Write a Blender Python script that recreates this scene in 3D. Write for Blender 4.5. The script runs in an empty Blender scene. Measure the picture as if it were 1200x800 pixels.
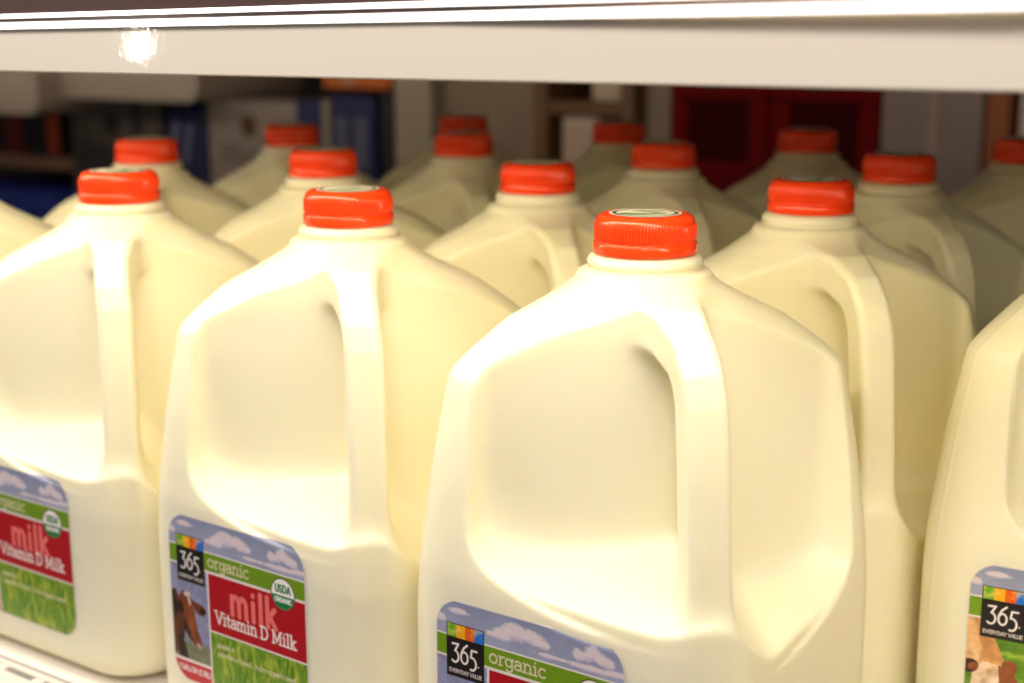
import bpy, math, random
import numpy as np

# ------------------------------------------------------------------ camera, world, light, exposure
sc = bpy.context.scene
COL = sc.collection
sc.render.engine = 'CYCLES'
sc.cycles.use_denoising = True
sc.cycles.max_bounces = 14
sc.cycles.diffuse_bounces = 8
sc.cycles.glossy_bounces = 4
sc.cycles.transmission_bounces = 4
sc.cycles.sample_clamp_indirect = 6.0
sc.view_settings.view_transform = 'Standard'
sc.view_settings.look = 'None'
sc.view_settings.exposure = 0.0
sc.view_settings.gamma = 1.0

CAM = np.array([0.28560958, -0.48579241, 0.32703131])
YAW, PITCH, ROLL, FPX = 0.620372837, 0.214608574, -0.00423745314, 1695.66957
Fv = np.array([-math.sin(YAW)*math.cos(PITCH), math.cos(YAW)*math.cos(PITCH), -math.sin(PITCH)])
r0 = np.array([math.cos(YAW), math.sin(YAW), 0.0]); u0 = np.cross(r0, Fv)
Rv = math.cos(ROLL)*r0 + math.sin(ROLL)*u0
Uv = -math.sin(ROLL)*r0 + math.cos(ROLL)*u0
from mathutils import Matrix
cd = bpy.data.cameras.new('camera'); cam = bpy.data.objects.new('camera', cd); COL.objects.link(cam)
M4 = Matrix.Identity(4)
for i in range(3):
    M4[i][0] = Rv[i]; M4[i][1] = Uv[i]; M4[i][2] = -Fv[i]; M4[i][3] = CAM[i]
cam.matrix_world = M4
cd.sensor_width = 36.0; cd.lens = FPX/1200*36
cd.clip_start = 0.01; cd.clip_end = 50
cd.dof.use_dof = True; cd.dof.focus_distance = 0.552; cd.dof.aperture_fstop = 7.6
cd.dof.aperture_blades = 0
sc.camera = cam

w = bpy.data.worlds.new('World'); sc.world = w; w.use_nodes = True
bg = w.node_tree.nodes['Background']
bg.inputs[0].default_value = (1.0, 0.93, 0.91, 1); bg.inputs[1].default_value = 0.135

def area(name, loc, target, sx, sy, power, color):
    ld = bpy.data.lights.new(name, 'AREA'); ld.shape = 'RECTANGLE'; ld.size = sx; ld.size_y = sy
    ld.energy = power; ld.color = color
    o = bpy.data.objects.new(name, ld); COL.objects.link(o)
    from mathutils import Vector
    o.location = loc
    o.rotation_euler = (Vector(target)-Vector(loc)).to_track_quat('-Z', 'Y').to_euler()
    return o
# long lamp in the canopy of the open cooler, above and in front of the shelf
area('canopy_lamp', (-0.9, -0.285, 0.62), (-0.88, -0.085, 0.25), 3.3, 0.10, 7.5, (1.0, 0.92, 0.90))
# aisle lamps: ceiling fixtures out in the shop aisle
area('aisle_lamp', (-2.2, -1.9, 2.0), (0, 0, .25), 0.30, 1.2, 20.0, (1.0, 0.92, 0.82))
area('added_rack_fill', (-0.7, 0.66, 0.333), (-0.7, 1.2, 0.28), 2.6, 0.02, 1.15, (1.0, 0.84, 0.68))  # unseen fill light, added to brighten the goods behind the jugs
area('added_glare_lamp', (-2.17, -1.80, 0.29), (-0.17, -0.1, 0.318), 0.018, 0.045, 0.6, (1.0, 0.9, 0.75))  # small lamp added on the fascia's mirror line to make its glare spot
area('aisle_lamp', (1.3, -2.2, 1.7), (0, 0, .25), 0.20, 1.0, 13.0, (1.0, 0.84, 0.86))

random.seed(4)
rng = np.random.default_rng(7)

# ------------------------------------------------------------------ helpers
def lin(r, g, b):
    f = lambda c: (c/255/12.92) if c/255 <= 0.04045 else ((c/255+0.055)/1.055)**2.4
    return (f(r), f(g), f(b), 1.0)

def mat(name, color, rough=0.5, spec=0.5, coat=0.0, sss=None, noise=0.0, nscale=40.0, bump=0.0, bscale=60.0,
        emit=None, metallic=0.0, attr=None, bdist=0.001, coatrough=0.08, vary=False):
    m = bpy.data.materials.new(name); m.use_nodes = True
    nt = m.node_tree; b = nt.nodes['Principled BSDF']
    b.inputs['Base Color'].default_value = color
    b.inputs['Roughness'].default_value = rough
    b.inputs['Specular IOR Level'].default_value = spec
    b.inputs['Metallic'].default_value = metallic
    b.inputs['Coat Weight'].default_value = coat
    b.inputs['Coat Roughness'].default_value = coatrough
    tc = nt.nodes.new('ShaderNodeTexCoord')
    if sss:
        b.inputs['Subsurface Weight'].default_value = sss[0]
        b.inputs['Subsurface Radius'].default_value = sss[1]
        b.inputs['Subsurface Scale'].default_value = sss[2]
    if noise:
        n = nt.nodes.new('ShaderNodeTexNoise'); n.inputs['Scale'].default_value = nscale; n.inputs['Detail'].default_value = 4
        mx = nt.nodes.new('ShaderNodeMix'); mx.data_type = 'RGBA'
        mx.inputs[6].default_value = color
        mx.inputs[7].default_value = tuple(c*(1-noise) for c in color[:3])+(1,)
        nt.links.new(tc.outputs['Object'], n.inputs['Vector'])
        nt.links.new(n.outputs['Fac'], mx.inputs[0]); nt.links.new(mx.outputs[2], b.inputs['Base Color'])
    if attr:
        a = nt.nodes.new('ShaderNodeAttribute'); a.attribute_name = attr
        nt.links.new(a.outputs['Color'], b.inputs['Base Color'])
    if bump:
        n = nt.nodes.new('ShaderNodeTexNoise'); n.inputs['Scale'].default_value = bscale; n.inputs['Detail'].default_value = 3
        bp = nt.nodes.new('ShaderNodeBump'); bp.inputs['Strength'].default_value = bump; bp.inputs['Distance'].default_value = bdist
        if vary:   # every jug gets its own small dents
            oi = nt.nodes.new('ShaderNodeObjectInfo'); va = nt.nodes.new('ShaderNodeVectorMath'); va.operation = 'MULTIPLY_ADD'
            va.inputs[1].default_value = (7, 7, 7)
            nt.links.new(oi.outputs['Random'], va.inputs[0]); nt.links.new(tc.outputs['Object'], va.inputs[2])
            nt.links.new(va.outputs[0], n.inputs['Vector'])
        else: nt.links.new(tc.outputs['Object'], n.inputs['Vector'])
        nt.links.new(n.outputs['Fac'], bp.inputs['Height']); nt.links.new(bp.outputs['Normal'], b.inputs['Normal']); nt.links.new(bp.outputs['Normal'], b.inputs['Coat Normal'])
    if emit:
        b.inputs['Emission Color'].default_value = emit[0]; b.inputs['Emission Strength'].default_value = emit[1]
    return m

def mesh_obj(name, V, Fc, m, parent=None, smooth=False, loc=(0, 0, 0)):
    me = bpy.data.meshes.new(name); me.from_pydata([tuple(v) for v in V], [], [tuple(f) for f in Fc]); me.update()
    if smooth: me.shade_smooth()
    me.materials.append(m)
    o = bpy.data.objects.new(name, me); COL.objects.link(o); o.location = loc
    if parent: o.parent = parent
    return o

def box_vf(x0, x1, y0, y1, z0, z1, off=0):
    V = [(x, y, z) for z in (z0, z1) for y in (y0, y1) for x in (x0, x1)]
    F_ = [(0, 2, 3, 1), (4, 5, 7, 6), (0, 1, 5, 4), (2, 6, 7, 3), (0, 4, 6, 2), (1, 3, 7, 5)]
    return V, [tuple(i+off for i in f) for f in F_]

def boxes(name, L, m, parent=None, bevel=0.0, loc=(0, 0, 0)):
    V, Fc = [], []
    for b in L:
        v, f = box_vf(*b, off=len(V)); V += v; Fc += f
    o = mesh_obj(name, V, Fc, m, parent, loc=loc)
    if bevel:
        md = o.modifiers.new('bevel', 'BEVEL'); md.width = bevel; md.segments = 3; md.limit_method = 'ANGLE'
        o.data.shade_smooth()
        md2 = o.modifiers.new('wn', 'WEIGHTED_NORMAL'); md2.keep_sharp = True
    return o

def prism_x(name, prof, x0, x1, m, parent=None, dz0=None, smooth=False):
    """closed profile of (y, z) swept along x; dz0(y,z,x) may shift z"""
    n = len(prof); V = []
    for x in (x0, x1):
        for (y, z) in prof: V.append((x, y, z+(dz0(y, z, x) if dz0 else 0)))
    Fc = [(i, (i+1) % n, n+(i+1) % n, n+i) for i in range(n)] + [tuple(range(n-1, -1, -1)), tuple(range(n, 2*n))]
    return mesh_obj(name, V, Fc, m, parent, smooth)

def thing(name, label, cat, loc=(0, 0, 0), group=None, rz=0.0):
    o = bpy.data.objects.new(name, None); COL.objects.link(o); o.empty_display_size = 0.02
    o.location = loc; o.rotation_euler = (0, 0, rz)
    o['label'] = label; o['category'] = cat
    if group: o['group'] = group
    return o

def revolve(prof, n, rfun=None):
    V = []
    for k, (r, z) in enumerate(prof):
        for i in range(n):
            a = 2*math.pi*i/n
            rr = r if rfun is None else rfun(r, z, i, k)
            V.append((rr*math.cos(a), rr*math.sin(a), z))
    Fc = []
    for k in range(len(prof)-1):
        for i in range(n):
            j = (i+1) % n
            Fc.append((k*n+i, k*n+j, (k+1)*n+j, (k+1)*n+i))
    return V, Fc

# ------------------------------------------------------------------ materials
M_milk = mat('milk_plastic', (0.93, 0.885, 0.66, 1), rough=0.32, spec=0.40, sss=(0.35, (1.0, 0.8, 0.35), 0.014),
             bump=0.22, bscale=38, bdist=0.0025, vary=True)
M_cap = mat('orange_red_cap', (0.90, 0.052, 0.006, 1), rough=0.17, spec=0.42)
M_label = mat('printed_label', (1, 1, 1, 1), rough=0.33, spec=0.45, attr='print')
M_stick = mat('printed_sticker', (1, 1, 1, 1), rough=0.35, attr='print')
M_fascia = mat('cream_enamel', (0.94, 0.865, 0.70, 1), rough=0.32, spec=0.5, coat=0.5, bump=0.5, bscale=330, bdist=0.00004, coatrough=0.03)
M_bead = mat('bright_metal_rail', (0.95, 0.93, 0.91, 1), rough=0.38, metallic=1.0)
M_chan = mat('smoky_price_channel', lin(176, 152, 146), rough=0.18, spec=0.5, noise=0.3, nscale=90)
M_dark = mat('dark_channel', lin(84, 62, 56), rough=0.4)
M_deck = mat('white_shelf_enamel', (0.80, 0.76, 0.70, 1), rough=0.3, spec=0.5)
M_under = mat('grey_underside', (0.34, 0.32, 0.29, 1), rough=0.5)
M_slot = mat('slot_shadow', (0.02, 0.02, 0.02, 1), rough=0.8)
M_tube = mat('lit_tube', (1, 1, 1, 1), emit=((1.0, 0.87, 0.60, 1), 38.0))

# ------------------------------------------------------------------ jug body, as a distance field (centimetres)
TZ = np.array([-1, 1.7, 2.4, 8, 10, 12, 13.5, 15.7, 17.3, 19.55, 20.2, 21.5, 22.3, 22.95, 23.25, 23.5, 24.0, 24.1, 27])
TA = np.array([7.1, 7.2, 7.45, 7.46, 7.45, 7.38, 7.22, 6.95, 6.70, 6.32, 5.80, 4.58, 3.50, 2.85, 2.60, 2.05, 2.00, 1.75, 1.75])
TR = np.array([2.8, 2.8, 2.8, 2.8, 2.8, 2.85, 2.8, 2.65, 2.5, 2.35, 2.25, 2.1, 2.3, 2.75, 2.6, 2.05, 2.00, 1.75, 1.75])
zf_ = np.linspace(-1, 27, 1121)
def smooth_tab(T):
    v = np.interp(zf_, TZ, T)
    def k(s): 
        x = np.arange(-60, 61)*0.025; g = np.exp(-x*x/2/s/s); return g/g.sum()
    a = np.convolve(np.pad(v, 60, 'edge'), k(0.16), 'valid')
    b = np.convolve(np.pad(v, 60, 'edge'), k(0.10), 'valid')
    wgt = np.clip((zf_-22.2)/0.8, 0, 1)
    return a*(1-wgt)+b*wgt
FA, FR = smooth_tab(TA), smooth_tab(TR)
FS = 1/np.sqrt(1+np.gradient(FA, zf_)**2)

def smin(a, b, k):
    h = np.maximum(k-np.abs(a-b), 0)/k
    return np.minimum(a, b)-h*h*h*k/6
def smax(a, b, k): return -smin(-a, -b, k)

HP = np.array([(1.5, 22.05), (4.9, 21.75), (6.35, 21.2), (6.95, 20.5), (7.25, 19.6), (7.6, 17.5), (7.95, 14.5), (8.2, 12), (8.1, 10.0), (7.2, 6.5)])
WN = np.array([0.430, 0.903]); WN = WN/np.linalg.norm(WN); W0 = WN@np.array([2.75, 2.75])
def sdf(X, Y, Z):
    off = 0.17*np.clip((22.6-Z)/3.0, 0, 1); X = X-off; Y = Y+off
    a = np.interp(Z, zf_, FA); r = np.interp(Z, zf_, FR); s = np.interp(Z, zf_, FS)
    qx = np.abs(X)-(a-r); qy = np.abs(Y)-(a-r)
    side = np.sqrt(np.maximum(qx, 0)**2+np.maximum(qy, 0)**2)+np.minimum(np.maximum(qx, qy), 0)-r
    side = side*s
    base = smax(side, 1.66-Z, 1.6)
    # faint bulge of the filled panels below the grip
    hi = np.maximum(X, Y); lo = np.minimum(X, Y)
    core = smax(WN[0]*X+WN[1]*Y-W0, WN[1]*X+WN[0]*Y-W0, 1.0)
    ss = np.clip((X-Y-0.3)/4.0, 0, 1); ss = ss*ss*(3-2*ss)
    dep = 7.45-hi
    e = smax(-3.95-lo, 11.3-1.6*ss-Z, 9.0)
    em = smax(-4.3-lo, 11.8-1.6*ss+0.34*dep-Z, 6.5)
    cut = smax(-core, em*0.92, 1.2)
    cut = smax(cut, (-3.85-lo)*0.95, 0.5)
    d = smax(base, -cut, 0.24)
    fade = np.clip((Z-17.5)/2.5, 0, 1)
    f2 = np.clip((lo-0.5)/4.0, 0, 1); wg = (1-fade)*(1-f2*f2*(3-2*f2))
    shell = smax(e, -(base+0.27*wg-0.07), 0.20)                  # shallow stepped border round the grip recess
    d = smax(d, -shell, 0.26)
    # handle strut
    U = (X+Y)*0.70710678; V = (X-Y)*0.70710678
    dd = np.full(U.shape, 1e9)
    for i in range(len(HP)-1):
        p, q = HP[i], HP[i+1]; e = q-p
        tt = np.clip(((U-p[0])*e[0]+(Z-p[1])*e[1])/(e@e), 0, 1)
        dd = np.minimum(dd, (U-p[0]-tt*e[0])**2+(Z-p[1]-tt*e[1])**2)
    dd = np.sqrt(dd)
    rr = 0.36
    wv = 0.80+0.18*np.clip((14-Z)/4, 0, 1)
    wv = wv+0.55*np.clip((6.2-U)/3.5, 0, 1)
    hx = np.abs(V)-(wv-rr); hy = dd-(0.92-rr)
    hand = np.sqrt(np.maximum(hx, 0)**2+np.maximum(hy, 0)**2)+np.minimum(np.maximum(hx, hy), 0)-rr
    hand = smax(hand, 7.5-Z, 1.0)
    d = smin(d, hand, 1.2+0.3*np.clip((15.5-Z)/3.5, 0, 1))
    # neck: bead and flared ring
    R = np.sqrt(X*X+Y*Y)
    tor = np.sqrt((R-1.93)**2+((Z-23.72)*1.15)**2)-0.33
    d = smin(d, tor, 0.18)
    ring = np.sqrt((R-2.42)**2+(Z-23.2)**2)-0.22
    d = smin(d, ring, 0.3)
    # mould parting seam down the two side corners
    seam = 0.03*np.exp(-(U/0.10)**2)*(Z < 23)
    d = d-seam
    return smax(d, Z-24.9, 0.1)

def build_body():
    h = 0.165
    xs = np.arange(-8.2, 8.3, h); zs = np.arange(1.2, 25.3, h)
    G = np.stack(np.meshgrid(xs, xs, zs, indexing='ij'), -1)
    D = sdf(G[..., 0], G[..., 1], G[..., 2])
    S = D < 0
    nx, ny, nz = S.shape
    c = [S[i:nx-1+i, j:ny-1+j, k:nz-1+k] for i in (0, 1) for j in (0, 1) for k in (0, 1)]
    cnt = sum(x.astype(np.int8) for x in c)
    act = (cnt > 0) & (cnt < 8)
    idx = -np.ones(act.shape, np.int64); ids = np.argwhere(act); idx[act] = np.arange(len(ids))
    # vertex = mean of edge crossings
    acc = np.zeros((len(ids), 3)); num = np.zeros(len(ids))
    I, J, K = ids.T
    corners = [(i, j, k) for i in (0, 1) for j in (0, 1) for k in (0, 1)]
    for A in corners:
        for ax in range(3):
            if A[ax] == 0:
                B = list(A); B[ax] = 1
                da = D[I+A[0], J+A[1], K+A[2]]; db = D[I+B[0], J+B[1], K+B[2]]
                m_ = (da < 0) != (db < 0)
                t = np.where(m_, da/(da-db+1e-12), 0)
                P = np.array(A, float)[None, :].repeat(len(ids), 0); P[:, ax] += t
                acc += P*m_[:, None]; num += m_
    P = np.stack([xs[I], xs[J], zs[K]], -1)+acc/num[:, None]*h
    Q = []
    for ax in range(3):
        sl0 = [slice(None)]*3; sl1 = [slice(None)]*3
        sl0[ax] = slice(0, -1); sl1[ax] = slice(1, None)
        ch = S[tuple(sl0)] != S[tuple(sl1)]
        e = np.argwhere(ch); b, c_ = [(1, 2), (2, 0), (0, 1)][ax]
        ok = (e[:, b] > 0) & (e[:, c_] > 0) & (e[:, b] < S.shape[b]-1) & (e[:, c_] < S.shape[c_]-1)
        e = e[ok]
        def cell(db_, dc_):
            q = e.copy(); q[:, b] += db_; q[:, c_] += dc_; return idx[q[:, 0], q[:, 1], q[:, 2]]
        quad = np.stack([cell(-1, -1), cell(0, -1), cell(0, 0), cell(-1, 0)], -1)
        inside = S[e[:, 0], e[:, 1], e[:, 2]]
        quad[~inside] = quad[~inside][:, ::-1]
        Q.append(quad)
    Q = np.concatenate(Q)
    # relax tangentially, then project back
    def grad(P):
        g = np.zeros_like(P); e = 0.04
        for a_ in range(3):
            o = np.zeros(3); o[a_] = e
            A, B = P+o, P-o
            g[:, a_] = (sdf(A[:, 0], A[:, 1], A[:, 2])-sdf(B[:, 0], B[:, 1], B[:, 2]))/(2*e)
        return g
    E_ = np.concatenate([Q[:, [0, 1]], Q[:, [1, 2]], Q[:, [2, 3]], Q[:, [3, 0]]])
    for it in range(3):
        acc = np.zeros_like(P); n_ = np.zeros(len(P))
        for a_ in range(3):
            acc[:, a_] = np.bincount(E_[:, 0], P[E_[:, 1], a_], len(P))+np.bincount(E_[:, 1], P[E_[:, 0], a_], len(P))
        n_ = np.bincount(E_[:, 0], minlength=len(P))+np.bincount(E_[:, 1], minlength=len(P))
        P = P*0.4+0.6*acc/n_[:, None]
        g = grad(P); gn = np.linalg.norm(g, axis=1)
        dv = sdf(P[:, 0], P[:, 1], P[:, 2])
        step = np.clip(dv/np.maximum(gn, 0.3), -h, h)
        P = P-g/np.maximum(gn, 0.3)[:, None]*step[:, None]
    g = grad(P); N = g/np.maximum(np.linalg.norm(g, axis=1), 1e-6)[:, None]
    # jug frame -> world frame: X stays, front (+Y) looks to world -Y
    P = P*0.01; P[:, 1] *= -1; N[:, 1] *= -1; Q = Q[:, ::-1]
    me = bpy.data.meshes.new('body')
    me.vertices.add(len(P)); me.vertices.foreach_set('co', P.ravel())
    me.loops.add(Q.size); me.loops.foreach_set('vertex_index', Q.ravel().astype(np.int32))
    me.polygons.add(len(Q)); me.polygons.foreach_set('loop_start', np.arange(0, Q.size, 4, dtype=np.int32))
    me.polygons.foreach_set('loop_total', np.full(len(Q), 4, dtype=np.int32))
    me.update(); me.validate()
    me.shade_smooth(); me.normals_split_custom_set_from_vertices([tuple(n) for n in N])
    me.materials.append(M_milk)
    return me

# ------------------------------------------------------------------ lettering drawn as strokes (x-height = 1)
def arc(cx, cy, rx, ry, a0, a1, n=14):
    return [(cx+rx*math.cos(math.radians(a0+(a1-a0)*i/n)), cy+ry*math.sin(math.radians(a0+(a1-a0)*i/n))) for i in range(n+1)]
def S_(x, y, w_=0.24): return [(x-w_, y), (x+w_, y)]
LOW = {   # glyph: (advance, strokes, serifs)
 'o': (1.05, [arc(.5, .5, .42, .48, 0, 360, 22)], []),
 'c': (.95, [arc(.5, .5, .42, .48, 50, 310, 18)], []),
 'e': (1.0, [[(.1, .52), (.9, .52)]+arc(.5, .5, .42, .48, 5, 320, 20)], []),
 'r': (.80, [[(.25, 0), (.25, .95)], arc(.62, .55, .37, .42, 180, 70, 8)], [S_(.27, .02), [(.02, .95), (.25, .95)]]),
 'n': (1.15, [[(.25, 0), (.25, .95)], arc(.57, .60, .32, .37, 180, 0, 10)+[(.89, 0)]], [S_(.25, .02), S_(.9, .02), [(.02, .95), (.25, .95)]]),
 'h': (1.15, [[(.25, 0), (.25, 1.5)], arc(.57, .60, .32, .37, 180, 0, 10)+[(.89, 0)]], [S_(.25, .02), S_(.9, .02), [(.02, 1.5), (.25, 1.5)]]),
 'm': (1.72, [[(.25, 0), (.25, .95)], arc(.54, .60, .29, .37, 180, 0, 10)+[(.83, 0)], arc(1.12, .60, .29, .37, 180, 0, 10)+[(1.41, 0)]],
       [S_(.25, .02, .2), S_(.83, .02, .2), S_(1.43, .02, .2), [(.02, .95), (.25, .95)]]),
 'i': (.60, [[(.28, 0), (.28, .95)], [(.27, 1.33), (.29, 1.35)]], [S_(.28, .02), [(.05, .95), (.28, .95)]]),
 'l': (.58, [[(.28, 0), (.28, 1.5)]], [S_(.28, .02), [(.05, 1.5), (.28, 1.5)]]),
 't': (.74, [[(.30, 1.35), (.30, .25)]+arc(.52, .25, .22, .23, 180, 300, 6), [(.05, .95), (.62, .95)]], []),
 'k': (1.1, [[(.25, 0), (.25, 1.5)], [(.25, .4), (.82, .95)], [(.42, .55), (.88, 0)]], [S_(.25, .02), S_(.88, .02, .2), S_(.80, .95, .2), [(.02, 1.5), (.25, 1.5)]]),
 'a': (1.0, [arc(.46, .62, .34, .35, 150, 0, 10)+[(.80, .12), (.95, .02)], arc(.42, .28, .32, .27, 60, 330, 12), [(.5, .56), (.8, .56)]], []),
 'g': (1.05, [arc(.45, .52, .36, .42, 0, 360, 18), [(.84, .95), (.84, -.12)]+arc(.48, -.12, .36, .32, 0, -150, 10)], [[(.84, .95), (1.02, .95)]]),
 'd': (1.1, [arc(.45, .5, .37, .46, 0, 360, 18), [(.84, 1.5), (.84, 0)]], []),
 'p': (1.1, [arc(.6, .5, .37, .46, 0, 360, 18), [(.24, .95), (.24, -.45)]], []),
 's': (.85, [arc(.42, .74, .28, .22, 30, 250, 10)+arc(.42, .24, .3, .24, 80, -150, 10)], []),
 'u': (1.1, [[(.2, .95), (.2, .35)]+arc(.52, .35, .32, .33, 180, 360, 10)+[(.84, .95)], [(.84, .95), (.84, 0)]], []),
 'z': (.9, [[(.12, .95), (.75, .95), (.12, .02), (.78, .02)]], []),
 ',': (.4, [[(.2, .05), (.1, -.25)]], []),
 '.': (.4, [[(.18, .02), (.2, .04)]], []),
 ' ': (.5, [], []),
 'V': (1.35, [[(.12, 1.42), (.66, 0), (1.2, 1.42)]], [S_(.14, 1.42, .22), S_(1.2, 1.42, .2)]),
 'D': (1.45, [[(.28, 0), (.28, 1.42), (.6, 1.42)]+arc(.6, .71, .62, .71, 90, -90, 14)+[(.28, 0)]], [[(.03, .0), (.3, .0)], [(.03, 1.42), (.3, 1.42)]]),
 'M': (1.75, [[(.28, 0), (.28, 1.42), (.84, .25), (1.4, 1.42), (1.4, 0)]], [S_(.28, .02), S_(1.4, .02), [(.05, 1.42), (.3, 1.42)], [(1.4, 1.42), (1.64, 1.42)]]),
 'A': (1.2, [[(.08, 0), (.58, 1.42), (1.08, 0)], [(.25, .48), (.9, .48)]], []),
 'E': (1.0, [[(.85, 0), (.15, 0), (.15, 1.42), (.85, 1.42)], [(.15, .74), (.75, .74)]], []),
 'R': (1.1, [[(.15, 0), (.15, 1.42), (.55, 1.42)]+arc(.55, 1.07, .35, .35, 90, -90, 8)+[(.15, .72)], [(.5, .7), (.95, 0)]], []),
 'Y': (1.1, [[(.05, 1.42), (.52, .7), (1.0, 1.42)], [(.52, .7), (.52, 0)]], []),
 'L': (.95, [[(.15, 1.42), (.15, 0), (.85, 0)]], []),
 'U': (1.2, [[(.15, 1.42), (.15, .45)]+arc(.58, .45, .43, .45, 180, 360, 10)+[(1.01, 1.42)]], []),
 'S': (1.0, [arc(.5, 1.06, .35, .35, 40, 260, 10)+arc(.5, .37, .38, .37, 80, -150, 10)], []),
 'O': (1.4, [arc(.68, .71, .55, .71, 0, 360, 22)], []),
 'G': (1.35, [arc(.68, .71, .55, .71, 50, 340, 18)+[(1.2, .68), (.8, .68)]], []),
 'N': (1.3, [[(.15, 0), (.15, 1.42), (1.05, 0), (1.05, 1.42)]], []),
 'I': (.4, [[(.2, 0), (.2, 1.42)]], []),
 'C': (1.25, [arc(.68, .71, .55, .71, 50, 310, 18)], []),
 '1': (.7, [[(.15, 1.15), (.4, 1.42), (.4, 0)]], []),
 '3': (1.0, [[(.12, 1.38), (.82, 1.42), (.42, .85)]+arc(.38, .40, .45, .46, 80, -130, 14)], []),
 '6': (1.05, [[(.85, 1.5), (.45, 1.22), (.16, .75)]+arc(.52, .46, .40, .46, 150, -210, 20)], []),
 '5': (1.0, [[(.92, 1.22), (.34, 1.22), (.24, .66)]+arc(.36, .16, .48, .50, 100, -110, 14)], []),
 '7': (.95, [[(.1, 1.42), (.85, 1.42), (.35, 0)]], []),
 '8': (1.0, [arc(.5, 1.07, .32, .35, 0, 360, 16), arc(.5, .37, .38, .37, 0, 360, 16)], []),
 '(': (.5, [arc(.75, .6, .55, 1.0, 130, 230, 8)], []),
 ')': (.5, [arc(-.25, .6, .55, 1.0, 50, -50, 8)], []),
}
class Canvas:
    """colours at points (s, t) in cm; s to the right, t upward"""
    def __init__(self, s, t, soft): self.s, self.t, self.soft = s, t, soft; self.c = np.zeros(s.shape+(3,))
    def blend(self, cov, col):
        col = np.array(col)[..., :3]; self.c = self.c*(1-cov[..., None])+cov[..., None]*col
    def cover(self, d): return np.clip(0.5-d/self.soft, 0, 1)
    def rect(self, s0, s1, t0, t1, col, rnd=0.0):
        qx = np.abs(self.s-(s0+s1)/2)-(s1-s0)/2+rnd; qy = np.abs(self.t-(t0+t1)/2)-(t1-t0)/2+rnd
        d = np.sqrt(np.maximum(qx, 0)**2+np.maximum(qy, 0)**2)+np.minimum(np.maximum(qx, qy), 0)-rnd
        self.blend(self.cover(d), col); return d
    def ell(self, cs, ct, rs, rt, col, ang=0.0, mask=None, soft=None):
        ca, sa = math.cos(math.radians(ang)), math.sin(math.radians(ang))
        x = (self.s-cs)*ca+(self.t-ct)*sa; y = -(self.s-cs)*sa+(self.t-ct)*ca
        k = np.sqrt((x/rs)**2+(y/rt)**2); d = (k-1)*min(rs, rt)
        cov = np.clip(0.5-d/(soft or self.soft), 0, 1)
        if mask is not None: cov = cov*mask
        self.blend(cov, col)
    def poly(self, pts, col, mask=None):
        pts = np.array(pts, float); n = len(pts); inside = np.zeros(self.s.shape, bool); dm = np.full(self.s.shape, 1e9)
        for i in range(n):
            a, b = pts[i], pts[(i+1) % n]; e = b-a
            tt = np.clip(((self.s-a[0])*e[0]+(self.t-a[1])*e[1])/(e@e), 0, 1)
            dm = np.minimum(dm, np.hypot(self.s-a[0]-tt*e[0], self.t-a[1]-tt*e[1]))
            cr = ((a[1] > self.t) != (b[1] > self.t)) & (self.s < (b[0]-a[0])*(self.t-a[1])/(b[1]-a[1]+1e-12)+a[0])
            inside ^= cr
        cov = self.cover(np.where(inside, -dm, dm))
        if mask is not None: cov = cov*mask
        self.blend(cov, col)
    def text(self, txt, x, y, xh, thick, col, serif=False, width=None, slope=0.0, mono=1.0):
        adv = sum(LOW[ch][0] for ch in txt); sx = (width/adv) if width else xh
        cx = x
        for ch in txt:
            a, st, se = LOW[ch]
            segs = [(p, thick) for p in st]+([(p, thick*0.8) for p in se] if serif else [])
            if segs:
                x0, x1 = cx-0.3*sx-thick, cx+(a+.3)*sx+thick
                m_ = (self.s > x0) & (self.s < x1) & (self.t > y-0.8*xh) & (self.t < y+1.9*xh+slope*(cx-x))
                ss, tt_ = self.s[m_], self.t[m_]; dm = np.full(ss.shape, 1e9)
                for pl, th in segs:
                    q = np.array([(cx+px_*sx, y+py_*xh+slope*(cx+px_*sx-x)) for px_, py_ in pl])
                    for A, B in zip(q[:-1], q[1:]):
                        e = B-A; L = max(e@e, 1e-9)
                        k = np.clip(((ss-A[0])*e[0]+(tt_-A[1])*e[1])/L, 0, 1)
                        dm = np.minimum(dm, np.hypot(ss-A[0]-k*e[0], tt_-A[1]-k*e[1])-th/2)
                cov = np.zeros(self.s.shape); cov[m_] = np.clip(0.5-dm/self.soft, 0, 1)
                self.blend(cov, col)
            cx += a*sx

def vnoise(s, t, sc_, seed, octv=4):
    g = np.random.default_rng(seed); out = np.zeros(s.shape); amp = 1; tot = 0
    for o in range(octv):
        T = g.random((64, 64)); x = s*sc_*(2**o)+7.3; y = t*sc_*(2**o)+3.1
        xi = np.floor(x).astype(int); yi = np.floor(y).astype(int); fx = x-xi; fy = y-yi
        fx = fx*fx*(3-2*fx); fy = fy*fy*(3-2*fy)
        v = (T[xi % 64, yi % 64]*(1-fx)+T[(xi+1) % 64, yi % 64]*fx)*(1-fy)+(T[xi % 64, (yi+1) % 64]*(1-fx)+T[(xi+1) % 64, (yi+1) % 64]*fx)*fy
        out += amp*v; tot += amp; amp *= 0.55
    return out/tot

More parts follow.
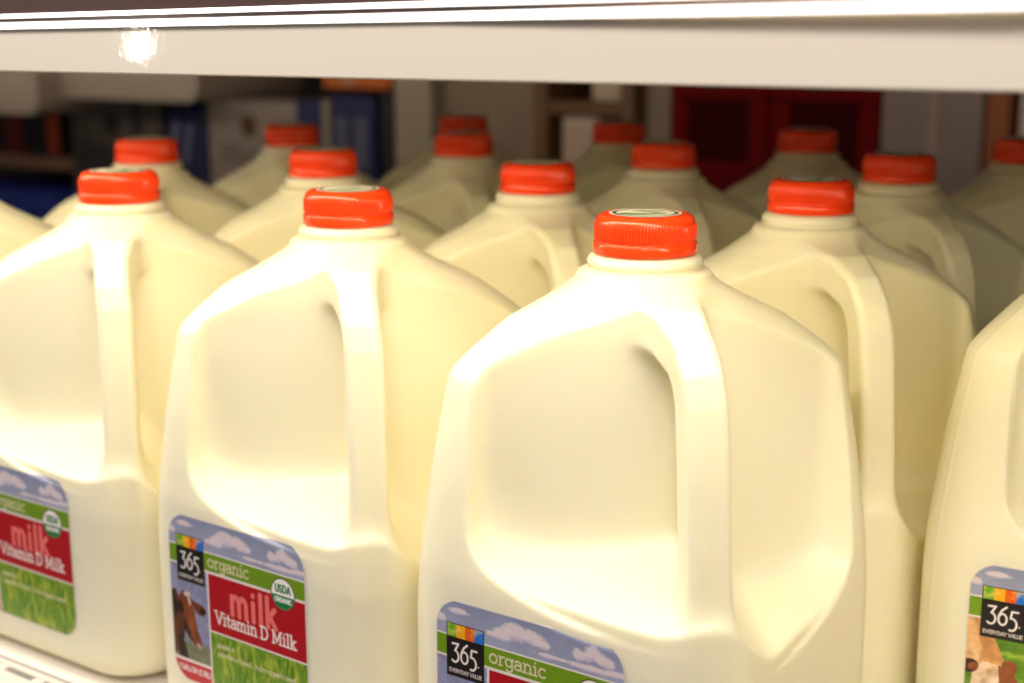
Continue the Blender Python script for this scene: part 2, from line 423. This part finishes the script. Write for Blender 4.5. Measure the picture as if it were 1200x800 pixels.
LX0, LX1, LZ0, LZ1 = -4.65, 3.95, 3.55, 11.5
LSH = -0.18
def paint(s, t, kind):
    c = Canvas(s, t, 0.035)
    # sky with clouds
    n = vnoise(s, t, 0.8, 3)
    k = np.clip((t-9.8)/1.8, 0, 1)[..., None]
    c.c[:] = np.array(lin(162, 167, 190)[:3])*(1-k)+np.array(lin(132, 140, 170)[:3])*k
    c.c *= (0.85+0.3*n[..., None])
    for (x, z, rs, rt) in [(-1.35, 10.72, .55, .26), (-.75, 10.92, .6, .33), (-.1, 10.88, .55, .24), (.35, 10.72, .4, .16), (-1.8, 10.6, .5, .14),
                           (2.15, 10.75, .42, .24), (2.6, 10.92, .48, .30), (3.1, 10.72, .42, .2), (2.6, 10.35, 1.3, .13), (.9, 10.35, .7, .09),
                           (-3.6, 11.1, .5, .12), (-4.4, 10.7, .3, .2), (3.7, 10.4, .5, .12)]:
        q = np.sqrt(((s-x)/rs)**2+((t-z)/rt)**2)+1.1*(vnoise(s, t, 2.6, 11)-.5)
        c.blend(np.clip((1.15-q)/0.45, 0, 1)*0.92, lin(222, 208, 212))
        q2 = np.sqrt(((s-x)/rs)**2+((t-z+rt*.8)/(rt*.5))**2)
        c.blend(np.clip((1-q2)/0.6, 0, 1)*0.35, lin(150, 150, 190))
    W_ = lin(238, 228, 222)
    # green band
    c.rect(-5, 5, 9.16, 10.10, W_); G = lin(112, 150, 24); c.rect(-5, 5, 9.22, 10.04, G)
    # lower panels
    c.rect(-5, 5, 3, 9.16, W_)
    cow = (s < -2.13) & (t < 9.16) & (t > 4.62)
    m_ = c.cover(np.maximum(s+2.17, np.maximum(t-9.13, 4.62-t)))
    if kind == 'cow':
        c.blend(m_, lin(142, 145, 178))
        gr = np.clip((5.6+0.25*vnoise(s, t, 3, 5)-t)/0.4, 0, 1)*m_; c.blend(gr, lin(120, 125, 96))
        br, dk, wt = lin(126, 62, 26), lin(48, 24, 16), lin(214, 190, 180)
        c.poly([(-4.8, 7.7), (-4.3, 7.9), (-4.0, 7.2), (-3.75, 6.2), (-4.0, 5.0), (-4.8, 4.6)], lin(96, 52, 30), m_)
        c.poly([(-4.8, 8.0), (-4.45, 7.75), (-4.15, 7.0), (-4.35, 6.5), (-4.8, 6.6)], dk, m_)
        c.poly([(-4.0, 5.8), (-3.7, 4.9), (-3.6, 4.6), (-4.3, 4.6), (-4.3, 5.6)], dk, m_)
        c.poly([(-4.15, 7.5), (-3.95, 7.85), (-3.55, 7.9), (-3.25, 7.55), (-3.1, 6.9), (-2.95, 6.2), (-2.72, 5.75), (-2.72, 5.42), (-2.95, 5.28), (-3.25, 5.45), (-3.55, 6.0), (-3.95, 6.5), (-4.1, 7.0)], br, m_)
        c.poly([(-3.85, 6.6), (-3.5, 6.05), (-3.22, 5.5), (-3.5, 5.6), (-3.9, 6.1)], dk, m_)
        c.poly([(-3.3, 7.55), (-2.9, 7.52), (-2.5, 7.42), (-2.28, 7.25), (-2.4, 6.98), (-2.75, 6.92), (-3.1, 7.1)], lin(110, 56, 28), m_); c.ell(-2.55, 7.17, .2, .13, dk, -8, m_)
        c.ell(-4.02, 7.05, .2, .34, dk, 10, m_)
        c.ell(-3.55, 7.78, .22, .13, wt, 10, m_); c.ell(-3.42, 7.5, .08, .22, wt, 15, m_)
        c.ell(-3.15, 6.95, .07, .09, (0.01, 0.01, 0.01), 0, m_)
        c.ell(-2.88, 5.42, .18, .12, lin(196, 150, 140), -25, m_); c.ell(-2.82, 5.5, .04, .03, dk, 0, m_)
        hz_ = np.clip(1-(np.abs(s+3.35)-.05)/.25, 0, 1)*np.clip((t-5.3)/.6, 0, 1)*np.clip((7.5-t)/.4, 0, 1)*m_; c.blend(hz_*np.clip(vnoise(s, t, 3, 8)*1.4-.3, 0, 1)*.45, lin(196, 120, 66))
    else:
        c.blend(m_, lin(96, 140, 30)); gn = vnoise(s*1.0, t*2.4, 1.6, 21)
        c.blend(m_*np.clip((gn-.5)*3, 0, .8), lin(170, 196, 70)); c.blend(m_*np.clip((.45-gn)*3, 0, .6), lin(60, 100, 16))
        tan, cr_, dk, rd = lin(208, 152, 92), lin(232, 206, 172), lin(58, 34, 22), lin(142, 78, 38)
        c.poly([(-4.8, 9.2), (-3.95, 9.2), (-3.55, 8.5), (-3.0, 7.3), (-3.0, 6.6), (-4.8, 6.9)], tan, m_)
        c.poly([(-4.8, 9.2), (-4.35, 9.2), (-4.0, 8.0), (-4.1, 7.2), (-4.8, 7.4)], lin(222, 176, 118), m_)
        c.poly([(-4.3, 6.9), (-3.9, 7.3), (-3.2, 7.25), (-2.6, 6.9), (-2.3, 6.2), (-2.2, 5.0), (-3.0, 4.7), (-3.9, 5.4), (-4.35, 6.2)], cr_, m_)
        for q in range(26):
            c.ell(-3.9+1.1*rng.random(), 5.6+1.5*rng.random(), .22, .12, [lin(214, 178, 138), lin(240, 222, 200), lin(190, 134, 88)][q % 3], 50, m_*.45, soft=.14)
        c.ell(-3.85, 8.2, .18, .9, lin(190, 130, 74), 22, m_*.7, soft=.2); c.ell(-4.2, 7.5, .12, .5, lin(238, 206, 160), 20, m_*.7, soft=.15)
        c.poly([(-3.3, 7.25), (-2.7, 7.1), (-2.4, 6.5), (-2.3, 5.6), (-2.75, 5.4), (-3.2, 6.3)], rd, m_)
        c.ell(-4.45, 7.0, .38, .3, dk, 20, m_); c.ell(-4.3, 7.0, .22, .16, rd, 20, m_)
        c.ell(-2.85, 7.25, .32, .3, rd, 0, m_); c.ell(-3.55, 6.1, .16, .21, (0.01, 0.012, 0.02), 15, m_); c.ell(-3.6, 6.18, .04, .04, wt_ if False else lin(180, 190, 210), 0, m_)
        c.ell(-2.6, 5.2, .3, .3, lin(170, 110, 80), 0, m_)
    mott = vnoise(s, t, 4.5, 91, 5); c.c = c.c*(1+m_[..., None]*(mott[..., None]-.5)*.75)
    # red gallon strip at the foot
    c.rect(-5, -2.15, 3, 4.56, W_); c.rect(-5, -2.17, 3, 4.48, lin(196, 22, 40))
    c.text('1 GALLON (3.78L)', -4.35, 4.02, .17, .05, W_, width=2.1)
    # red milk panel
    c.rect(-2.07, 5, 6.42, 9.10, lin(176, 8, 26))
    # grass panel
    c.rect(-2.07, 5, 3, 6.34, lin(104, 148, 26))
    mg = c.cover(np.maximum(-2.07-s, t-6.34))
    g1 = vnoise(s*3.2+0.8*t, t*.8, 1.3, 31); g2 = vnoise(s*6.5-1.2*t, t*1.5, 1.2, 32)
    c.blend(mg*np.clip((g1-.48)*4, 0, .85), lin(170, 186, 58)); c.blend(mg*np.clip((.44-g2)*4, 0, .7), lin(52, 100, 14))
    c.blend(mg*np.clip((g2-.66)*5, 0, .6), lin(214, 200, 96))
    # lettering
    P_ = lin(226, 214, 176)
    c.text('organic', -2.12+.05, 9.42, .37, .072, P_, serif=True, width=2.65)
    c.text('milk', -.78, 7.52, .88, .25, lin(238, 118, 112), width=3.05)
    c.text('Vitamin D Milk', -1.72, 6.86, .40, .085, lin(245, 236, 230), serif=True, width=5.05)
    c.text('grade A', -1.7, 5.72, .14, .04, P_, width=1.1)
    c.text('pasteurized, homogenized', -1.7, 5.30, .15, .04, P_, width=4.9)
    c.text('omega', -1.7, 4.62, .14, .035, P_, width=.9) if False else None
    # square emblem
    c.rect(-4.12, -2.30, 8.38, 10.58, lin(26, 22, 20))
    for i, q in enumerate([(104, 168, 30), (240, 170, 10), (226, 92, 24), (30, 110, 200)]):
        x0 = -4.08+i*0.435; c.rect(x0, x0+.435, 10.02, 10.54, lin(*q))
    blk = ((s > -4.08) & (s < -2.34) & (t > 10.02) & (t < 10.54))
    nn = vnoise(s, t, 5, 77)
    c.blend(blk*np.clip((nn-.5)*2, 0, .4), lin(250, 220, 120))
    c.text('365', -3.88, 9.02, .52, .085, lin(240, 232, 228), width=1.25)
    c.ell(-2.58, 9.04, .03, .03, lin(240, 232, 228))
    c.text('EVERYDAY VALUE', -4.0, 8.56, .10, .027, lin(225, 215, 210), width=1.58)
    # round seal
    c.ell(2.60, 9.22, .73, .73, lin(84, 52, 30)); c.ell(2.60, 9.22, .675, .675, lin(246, 244, 238))
    low = (t < 9.16)*np.ones(s.shape)
    c.ell(2.60, 9.22, .675, .675, lin(16, 122, 62), mask=low)
    c.text('USDA', 2.15, 9.30, .22, .085, lin(16, 122, 62), width=.92)
    c.text('ORGANIC', 2.10, 8.86, .13, .05, lin(246, 244, 238), width=1.02)
    return c.c

def grid_mesh(name, P, C, m, nu, nv, parent=None, closed=True):
    idx = np.arange(nu*nv).reshape(nu, nv)
    Q = np.stack([idx[:-1, :-1], idx[1:, :-1], idx[1:, 1:], idx[:-1, 1:]], -1).reshape(-1, 4)
    me = bpy.data.meshes.new(name)
    me.vertices.add(len(P)); me.vertices.foreach_set('co', P.astype(np.float32).ravel())
    me.loops.add(Q.size); me.loops.foreach_set('vertex_index', Q.ravel().astype(np.int32))
    me.polygons.add(len(Q)); me.polygons.foreach_set('loop_start', np.arange(0, Q.size, 4, dtype=np.int32))
    me.polygons.foreach_set('loop_total', np.full(len(Q), 4, dtype=np.int32))
    at = me.color_attributes.new('print', 'FLOAT_COLOR', 'POINT')
    at.data.foreach_set('color', np.concatenate([np.clip(C, 0, 1), np.ones((len(C), 1))], 1).astype(np.float32).ravel())
    me.update(); me.shade_smooth(); me.materials.append(m)
    return me

def build_label(kind):
    nu, nv = 470, 430
    U = np.linspace(-1, 1, nu); Vv = np.linspace(-1, 1, nv)
    hw, hh, rc = (LX1-LX0)/2, (LZ1-LZ0)/2, 1.15
    g = np.stack(np.meshgrid(U, Vv, indexing='ij'), -1)
    t = g[..., 1]*hh
    over = np.maximum(np.abs(t)-(hh-rc), 0)
    wid = hw-rc+np.sqrt(np.maximum(rc*rc-over**2, 0))
    s = g[..., 0]*wid+(LX0+LX1)/2; t = t+(LZ0+LZ1)/2
    C = paint(s, t, kind)
    edge = np.minimum(wid-np.abs(g[..., 0])*wid, hh-np.abs(g[..., 1])*hh)
    C = np.where((edge < 0.05)[..., None], np.array(lin(222, 214, 206)[:3]), C)
    # drop the sheet on the jug's front wall
    s = s+LSH; y = np.full(s.shape, 7.6)
    for _ in range(12): y = y-sdf(s, y, t)*0.9
    y = y+0.022
    P = np.stack([s, -y, t], -1).reshape(-1, 3)*0.01
    return grid_mesh('label', P, C.reshape(-1, 3), M_label, nu, nv)

# ------------------------------------------------------------------ cap (metres, base of cap at z = 0)
def build_cap():
    n = 400; P = []
    prof = [(1.80, 0.00), (2.02, 0.0), (2.045, 0.05), (2.03, 0.40), (2.0, 0.44), (1.955, 0.46), (1.955, 0.50), (1.965, 0.56), (1.955, 1.10), (1.945, 1.17),
            (1.93, 1.24), (1.88, 1.36), (1.80, 1.44), (1.70, 1.485), (1.58, 1.50), (0.8, 1.50), (0.02, 1.50)]
    def rf(r, z, i, k):
        if 7 <= k <= 8: return (r+(0.045 if (i % 4) in (0, 1) else -0.035))*0.01
        return r*0.01
    V, Fc = revolve([(r, z*0.01) for r, z in prof], n, rf)
    V.append((0, 0, 0.015)); top = len(V)-1; k0 = (len(prof)-1)*n
    Fc += [(k0+i, k0+(i+1) % n, top) for i in range(n)]
    me = bpy.data.meshes.new('cap'); me.from_pydata(V, [], Fc); me.update(); me.shade_smooth(); me.materials.append(M_cap)
    return me

def build_sticker():
    nr, na = 70, 180
    R_ = np.linspace(0.001, 1.42, nr); A = np.linspace(0, 2*math.pi, na)
    r, a = np.meshgrid(R_, A, indexing='ij'); s = r*np.cos(a); t = r*np.sin(a)
    c = Canvas(s, t, 0.04); c.c[:] = lin(236, 230, 222)[:3]
    c.ell(0, 0, 1.30, 1.30, lin(50, 34, 28)); c.ell(0, 0, 1.13, 1.13, lin(232, 226, 214))
    c.ell(-.1, -.35, .95, .42, lin(58, 122, 40), 4); c.ell(.1, .45, .62, .16, lin(60, 110, 50)); c.ell(-.2, -.1, .5, .14, lin(225, 222, 206), 8)
    c.ell(.35, -.45, .34, .09, lin(225, 222, 206), 0)
    P = np.stack([s*0.01, t*0.01, np.full(s.shape, 0.01518)], -1).reshape(-1, 3)
    return grid_mesh('sticker', P, c.c.reshape(-1, 3), M_stick, nr, na)

body_me = build_body(); cap_me = build_cap(); stick_me = build_sticker()
label_cow, label_calf = build_label('cow'), build_label('calf')

# ------------------------------------------------------------------ jugs
GROUP = 'milk jugs standing in rows on the cooler shelf'
SP = 0.154
def new_part(name, me, parent, loc=(0, 0, 0), rz=0.0):
    o = bpy.data.objects.new(name, me); COL.objects.link(o); o.parent = parent; o.location = loc; o.rotation_euler = (0, 0, rz); return o
DECK = 0.0166
first = thing('milk_jug', 'nearest milk jug, lone full view in centre right with mostly hidden label', 'milk jug', (0.0025, 0, 0), GROUP)
new_part('body', body_me, first); new_part('label', label_cow, first)
c0 = new_part('cap', cap_me, first, (0, 0, 0.2408)); new_part('sticker', stick_me, c0, (0, 0, 0), 0.5)
def copy_jug(x, y, label, calf=False, dz=0.0, rz=0.0, crz=0.0):
    r = first.copy(); COL.objects.link(r); r.location = (x, y, dz); r.rotation_euler = (0, 0, rz); r['label'] = label; r['group'] = GROUP
    for ch in list(first.children):
        q = ch.copy(); COL.objects.link(q); q.parent = r
        if ch.name.startswith('label') and calf: q.data = label_calf; q.location = (0.001, -0.0002, -0.002)
        if ch.name.startswith('cap'): q.rotation_euler = (0, 0, crz)
        for g in ch.children:
            d_ = g.copy(); COL.objects.link(d_); d_.parent = q
    return r
JUGS = [
 (-0.985, 0, 'milk jug second from right in front row, brown cow head on its label', 0, 0, -0.02),
 (-2.0, 0, 'milk jug at left of front row, label cut off by left photo edge', 0, 0, 0.0),
 (-3.0, 0, 'jug at far left edge showing only its bare shoulder', 0, 0, 0.0),
 (1.0, 1, 'milk jug at right photo edge with a tan calf on its label', 1, 0, 0.09),
 (0.02, 1, 'milk jug directly behind the nearest one, to its right, cap below the rail', 0, 0, -0.01),
 (-1.0, 1, 'jug seen between the two nearest jugs, bright cap and handle top showing', 0, 0, 0.0),
 (-2.01, 1, 'jug whose cap rises just left behind the cow label jug', 0, 0, 0.0),
 (-3.03, 1, 'jug whose cap rises just behind the leftmost front jug cap', 0, 0, 0.0),
 (-0.08, 2, 'jug with dark red cap before the grey panel on the right', 0, 0, 0.0),
 (-1.07, 2, 'jug with cap just left of the dark red crates', 0, 0, 0.0),
 (-2.09, 2, 'jug left of centre whose cap overlaps a duller red cap behind it', 0, 0, 0.0),
 (-3.14, 2, 'jug whose small red cap stands before the pale carton with a round mark', 0, 0, 0.0),
 (0.084, 3, 'rear jug at right photo edge with half its dark cap visible', 0, 0, 0.0),
 (-0.89, 3, 'rear jug with dim cap directly before the dark red crates', 0, 0, 0.0),
 (-1.89, 3, 'rear jug with dim cap before the brown wooden frame', 0, 0, 0.0),
 (-2.853, 3, 'rearmost dim cap jug before the pale panels left of centre', 0, 0, 0.0),
]
for n_, (i, j, lab, calf, _, rz) in enumerate(JUGS):
    copy_jug(i*SP, j*SP, lab, calf, 0, rz, random.uniform(0, 6.28) if n_ != 0 else 0.4)

for ch in first.children:
    if ch.name.startswith('label'): ch.location = (-0.0005, -0.00025, -0.0040)

# ------------------------------------------------------------------ lower shelf
sh = thing('cooler_shelf', 'white enamel cooler shelf with slotted front edge under the milk jugs', 'shelf', (0, 0, 0))
boxes('deck', [(-1.6, 0.75, -0.0770, 0.66, 0.002, DECK-0.0008)], M_deck, sh)
prism_x('front_rail', [(-0.0773, 0.002), (-0.0773, 0.0172), (-0.0788, 0.0182), (-0.0806, 0.0172), (-0.0812, 0.002)], -1.6, 0.75, M_deck, sh)
LB = [(-1.6, 0.75, -0.0852, -0.0815, 0.011, 0.0158), (-1.6, 0.75, -0.112, -0.0896, 0.011, 0.0158), (-1.6, 0.75, -0.112, -0.1105, -0.01, 0.0108)]
for k in range(82):      # bridges between the cut slots
    x = -0.2814-0.0065+0.0285*(k-46); LB.append((x, x+.0065, -0.0894, -0.0854, 0.0112, 0.0156))
boxes('slotted_strip', LB, M_deck, sh)
boxes('slot_shade_sheet', [(-1.6, 0.75, -0.110, -0.082, -0.006, -0.003)], M_slot, sh)  # black sheet added below the slots to stand for their shade

# ------------------------------------------------------------------ upper shelf with its front fascia and lit tube
us = thing('upper_shelf', 'cream upper shelf front with glossy white rail across the top of the photo', 'shelf', (0, 0, 0.30))
def up(o): o.location.z -= 0.30; return o
YF = -0.100
def zs(x, a, b): return a+(b-a)*(x+0.259)/0.432
prof = [(YF, 0.0), (YF, 1.0), (YF+0.002, 1.0), (YF+0.002, 0.0)]
V = []
for x in (-2.2, 1.2):
    zb, zt = zs(x, .30879, .30953), zs(x, .3268, .3312)
    V += [(x, YF, zb+.0006), (x, YF+.0006, zb), (x, YF+.002, zb), (x, YF+.002, zt), (x, YF, zt)]
Fc = [(0, 5, 6, 1), (1, 6, 7, 2), (2, 7, 8, 3), (3, 8, 9, 4), (4, 9, 5, 0)]
up(mesh_obj('fascia', V, [f[::-1] for f in Fc]+[(0, 1, 2, 3, 4), (9, 8, 7, 6, 5)], M_fascia, us))
def bead(name, za, zb, rad0, y, m):
    """metal rail with a sloping face turned up towards the lamps"""
    V = []
    for x in (-2.2, -.02, .17, 1.2):
        z = zs(x, za, zb); rad = rad0*(1+.6*min(1, max(0, (x+.26)/.43))); yy = y-.0042*max(0, x+.02)/.19 if x < .5 else -.0042  # rail pushed outward to the right, shaped to shade the fascia below
        V += [(yy+.0012, z-rad), (yy-.8*rad, z-rad), (yy-.98*rad, z-.85*rad), (yy, z+rad*.95), (yy+.0012, z+rad)]
        V[-5:] = [(x,)+v for v in V[-5:]]
    Fc = [(q+k, q+(k+1) % 5, q+5+(k+1) % 5, q+5+k) for q in (0, 5, 10) for k in range(5)]+[(4, 3, 2, 1, 0), (15, 16, 17, 18, 19)]
    return up(mesh_obj(name, V, Fc, m, us))
bead('rail', .3277, .3319, .0012, YF-.0001, M_bead)
bead('rail', .3316, .3362, .0008, YF-.0002, M_bead)
def strip(name, a0, a1, b0, b1, y0, y1, m):
    V = []
    for x in (-2.2, 1.2):
        zb, zt = zs(x, a0, a1), zs(x, b0, b1)
        V += [(x, y0, zb), (x, y1, zb), (x, y1, zt), (x, y0, zt)]
    return up(mesh_obj(name, V, [(0, 1, 5, 4), (1, 2, 6, 5), (2, 3, 7, 6), (3, 0, 4, 7), (0, 3, 2, 1), (4, 5, 6, 7)], m, us))
strip('price_channel', .3281, .3325, .3312, .3357, YF+.0004, YF+.002, M_chan)
strip('top_channel', .3320, .3366, .352, .357, YF+.0006, YF+.0022, M_dark)
up(boxes('panel', [(-4.5, 1.6, YF+.003, 1.9, 0.452, 0.470), (-4.5, 1.6, YF+.003, YF+.006, 0.342, 0.4515), (-4.5, 1.6, YF+.0065, 0.88, 0.342, 0.346), (-4.5, 1.6, -0.051, -0.049, 0.3210, 0.3415)], M_under, us))  # last box: unseen lip added to block the tube's light from rear rows
tb = revolve([(0.0045, -1.5), (0.0045, 0.60)], 16)
tube = up(mesh_obj('light_tube', [(z, x+YF+.016, y+0.331) for x, y, z in tb[0]], tb[1]+[tuple(range(16)), tuple(range(31, 15, -1))], M_tube, us, True))

# ------------------------------------------------------------------ store room behind
M_wall = mat('grey_beige_wall', lin(120, 108, 98), rough=0.8, noise=0.15, nscale=3)
wl = boxes('wall', [(-4.5, 1.6, 1.9, 1.95, -0.6, 0.9), (-4.55, -4.5, -.1, 1.95, -.6, .9), (1.6, 1.65, -.1, 1.95, -.6, .9)], M_wall); wl['kind'] = 'structure'
M_floor = mat('dark_floor', lin(60, 52, 48), rough=0.7, noise=0.2, nscale=5)
fl = boxes('floor', [(-4.5, 1.6, -1.2, 1.9, -0.64, -0.6)], M_floor); fl['kind'] = 'structure'

def panel_m(n_, c_, **k): return mat(n_, lin(*c_), rough=k.pop('rough', .6), **k)
YB = 0.90
rk = thing('stock_rack', 'dim rear rack shelf carrying the cartons and crates behind the jugs', 'rack', (0, 0, 0))
M_rack = panel_m('rack_metal', (96, 84, 72))
boxes('rack_deck', [(-2.6, 0.5, YB-0.02, 1.5, -0.012, 0.0)], M_rack, rk)
boxes('rack_upper', [(-2.6, 0.5, YB+0.02, 1.5, 0.43, 0.445)], M_rack, rk)
boxes('rack_leg', [(-2.6, -2.56, YB-0.02, YB+0.02, -0.6, 0.43)], M_rack, rk)
boxes('rack_leg', [(0.46, 0.5, YB-0.02, YB+0.02, -0.6, 0.43)], M_rack, rk)

def item(name, label, cat, x0, x1, z0, z1, color, y0=YB, dep=0.3, bev=0.003, marks=(), group=None, rough=.6):
    """a carton or crate; marks are printed/applied patches (part, x0, x1, z0, z1, colour) proud of its front"""
    cx = (x0+x1)/2
    t = thing(name, label, cat, (cx, y0+dep/2, z0), group)
    m = panel_m(name+'_face', color, noise=.18, nscale=18, rough=rough)
    boxes('carton_body' if 'carton' in name else 'body', [(x0-cx, x1-cx, -dep/2, dep/2, 0, z1-z0)], m, t, bevel=bev)
    for mk in marks:
        nm, a, b, c, d = mk[:5]; mm = panel_m(nm+'_print', mk[5], noise=.1)
        if len(mk) > 6 and mk[6] == 'disc':
            r = (b-a)/2; n = 28; V = [((a+b)/2-cx+r*math.cos(2*math.pi*i/n), yy, (c+d)/2-z0+(d-c)/2*math.sin(2*math.pi*i/n)) for yy in (-dep/2-.0015, -dep/2+.001) for i in range(n)]
            mesh_obj(nm, V, [tuple(range(n)), tuple(range(2*n-1, n-1, -1))]+[(i, n+i, n+(i+1) % n, (i+1) % n) for i in range(n)], mm, t)
        else:
            sk = mk[6] if len(mk) > 6 else 0.0
            V = [(a-cx, -dep/2-.0015, c-z0), (b-cx, -dep/2-.0015, c-z0), (b-cx+sk, -dep/2-.0015, d-z0), (a-cx+sk, -dep/2-.0015, d-z0)]
            V += [(v[0], -dep/2+.001, v[2]) for v in V]
            mesh_obj(nm, V, [(0, 1, 2, 3), (7, 6, 5, 4), (0, 4, 5, 1), (1, 5, 6, 2), (2, 6, 7, 3), (3, 7, 4, 0)], mm, t)
    return t

item('display_carton', 'black carton with a red stripe and orange edge at far left', 'carton', -1.80, -1.535, .138, .34, (20, 10, 10),
     marks=[('stripe', -1.67, -1.62, .14, .33, (110, 14, 10)), ('edge_band', -1.565, -1.537, .14, .33, (170, 62, 18))])
item('carton_tray', 'pale edged tray under the black carton at far left', 'tray', -1.80, -1.515, .118, .136, (170, 130, 100), bev=.001)
item('plastic_crate', 'bright blue crate low at the left photo edge', 'crate', -1.80, -1.475, .0, .085, (24, 50, 150),
     marks=[('label_patch', -1.66, -1.55, .02, .06, (90, 110, 180))], y0=YB-.06)
item('grey_carton', 'dark grey carton with round black mark behind the left caps', 'carton', -1.51, -1.315, .0, .25, (84, 76, 70),
     marks=[('round_mark', -1.432, -1.402, .175, .205, (14, 10, 8), 'disc'), ('tape', -1.368, -1.352, .175, .25, (16, 12, 16)), ('panel_print', -1.49, -1.40, .10, .16, (58, 54, 58))])
item('blue_bag', 'upright navy blue packet with white slanted lettering strokes', 'packet', -1.312, -1.222, .0, .225, (18, 28, 84), bev=.02, dep=.12,
     marks=[('stroke', -1.292, -1.284, .15, .20, (120, 124, 150), .012), ('stroke', -1.266, -1.258, .14, .195, (120, 124, 150), .012)])
item('pale_carton', 'pale grey carton with round brown mark left of centre', 'carton', -1.215, -1.050, .0, .232, (150, 138, 130),
     marks=[('round_mark', -1.150, -1.122, .182, .212, (84, 62, 34), 'disc'), ('text_band', -1.19, -1.155, .168, .172, (96, 90, 88)), ('text_band', -1.19, -1.11, .158, .161, (96, 90, 88)), ('text_band', -1.19, -1.12, .148, .151, (96, 90, 88))])
item('blue_carton', 'slim navy carton touching the pale grey carton', 'carton', -1.047, -1.006, .0, .234, (24, 34, 96), marks=[('print_patch', -1.036, -1.014, .14, .20, (78, 84, 120))])
item('blue_carton', 'wide navy carton with two grey printed patches before the black board', 'carton', -0.988, -0.915, .0, .242, (18, 26, 84),
     marks=[('print_patch', -0.980, -0.958, .15, .215, (80, 84, 110)), ('print_patch', -0.948, -0.925, .15, .215, (80, 84, 110))])
item('black_board', 'narrow black board standing upright beside the white panel', 'board', -0.905, -0.884, .0, .246, (10, 10, 14), dep=.2)
item('divider_card', 'thin pale card upright between the navy cartons', 'card', -1.003, -0.991, .0, .236, (150, 140, 130), dep=.2, bev=.001)
item('orange_carton', 'orange carton lying on top of the navy cartons', 'carton', -1.00, -0.888, .250, .34, (196, 96, 24), marks=[('pale_patch', -0.965, -0.945, .255, .33, (180, 140, 110))])
item('cream_post', 'pale cream upright post just right of the black board', 'post', -0.882, -0.825, .0, .40, (158, 148, 130), bev=.003)
item('beige_board', 'wide beige grey panel behind the dimmest cap left of centre', 'panel', -0.822, -0.676, .0, .40, (132, 112, 96), y0=YB+.02)
wf = thing('wooden_frame', 'brown wooden shelf frame behind the caps in the centre', 'frame', (-0.60, YB, 0))
M_wood = panel_m('brown_wood', (104, 72, 40), noise=.35, nscale=25)
boxes('post', [(-.072, -.054, 0, .25, 0, .4)], M_wood, wf); boxes('post', [(.045, .060, 0, .25, 0, .4)], M_wood, wf)
boxes('crosspiece', [(-.0535, .0445, .002, .25, .229, .243)], M_wood, wf); boxes('back_board', [(-.0535, .0445, .20, .22, .0, .4)], panel_m('dark_wood', (110, 78, 36)), wf)
item('white_box', 'small whitish box under the crosspiece of the wooden frame', 'box', -0.640, -0.590, .0, .226, (190, 170, 155), y0=YB+.01, dep=.12)
item('white_box', 'small whitish box above the crosspiece of the wooden frame', 'box', -0.600, -0.562, .2435, .33, (190, 172, 150), y0=YB+.01, dep=.12)
item('beige_board', 'narrow beige panel between wooden frame and dark red crates', 'panel', -0.536, -0.497, .0, .40, (140, 122, 104), y0=YB+.02)
for k, (a, b, lab) in enumerate([(-0.494, -0.378, 'left dark red plastic crate with hand hole behind the caps'), (-0.376, -0.258, 'right dark red plastic crate with round holes behind the caps')]):
    t = thing('red_crate', lab, 'crate', ((a+b)/2, YB+.15, 0), 'dark red crates behind the jugs')
    m1 = panel_m('crate_red', (92, 4, 6), rough=.9, spec=.12); m2 = panel_m('crate_hollow_shade', (50, 2, 4), rough=.9, spec=.1)  # second red is darker: shade of the hollow put into its colour
    hw = (b-a)/2
    boxes('rim', [(-hw, hw, -.15, .15, .25, .34), (-hw, -hw+.022, -.15, .15, 0, .25), (hw-.022, hw, -.15, .15, 0, .25), (-hw+.022, hw-.022, -.148, .148, 0, .185)], m1, t, bevel=.003)
    boxes('hollow_shade_panel', [(-hw+.0225, hw-.0225, -.146, .12, .186, .249)], m2, t)
    boxes('hand_hole', [(-.018, .012, -.153, -.1495, .262, .276)], panel_m('hole_shade', (8, 2, 2)), t, bevel=.001)  # near-black patch, its colour stands for the shade inside a hole
item('grey_board', 'wide grey upright panel to the right of the red crates', 'panel', -0.256, -0.155, .0, .40, (126, 112, 108), bev=.004,
     marks=[('pale_strip', -.206, -.198, .0, .39, (142, 126, 118))])
item('brown_post', 'orange brown upright post near the right photo edge', 'post', -0.153, -0.130, .0, .40, (136, 74, 30), dep=.1)
item('pale_bottle_box', 'small pale box at the right photo edge behind the rear cap', 'box', -0.122, -0.06, .215, .30, (186, 168, 160), dep=.12)
item('dark_carton', 'dark maroon carton under the pale box at right edge', 'carton', -0.127, 0.05, .0, .214, (70, 10, 14), dep=.2)
tr = thing('hanging_tray', 'pale plastic tray with rounded end hanging top left under the shelf', 'tray', (-1.372, 0.84, .230), 'hanging trays')
M_tray = panel_m('tray_plastic', (160, 148, 136), rough=.5)
def tray(parent, x0, x1, z0, z1, y0, y1):
    r = .02; pts = [(x0, z1), (x0, z0)]+[(x1-r+r*math.sin(a), z0+r-r*math.cos(a)) for a in np.linspace(0, math.pi/2, 8)]+[(x1, z1)]
    n = len(pts); V = [(x, y, z) for y in (y0, y1) for x, z in pts]
    return mesh_obj('shell', V, [tuple(range(n)), tuple(range(2*n-1, n-1, -1))]+[(i, n+i, n+(i+1) % n, (i+1) % n) for i in range(n)], M_tray, parent)
tray(tr, -.33, .205, 0, .06, 0, .2)
tr2 = thing('hanging_tray', 'shorter pale tray at the top left corner of the dark gap', 'tray', (-1.509, 0.80, .207), 'hanging trays')
tray(tr2, -.33, .06, 0, .06, 0, .2)
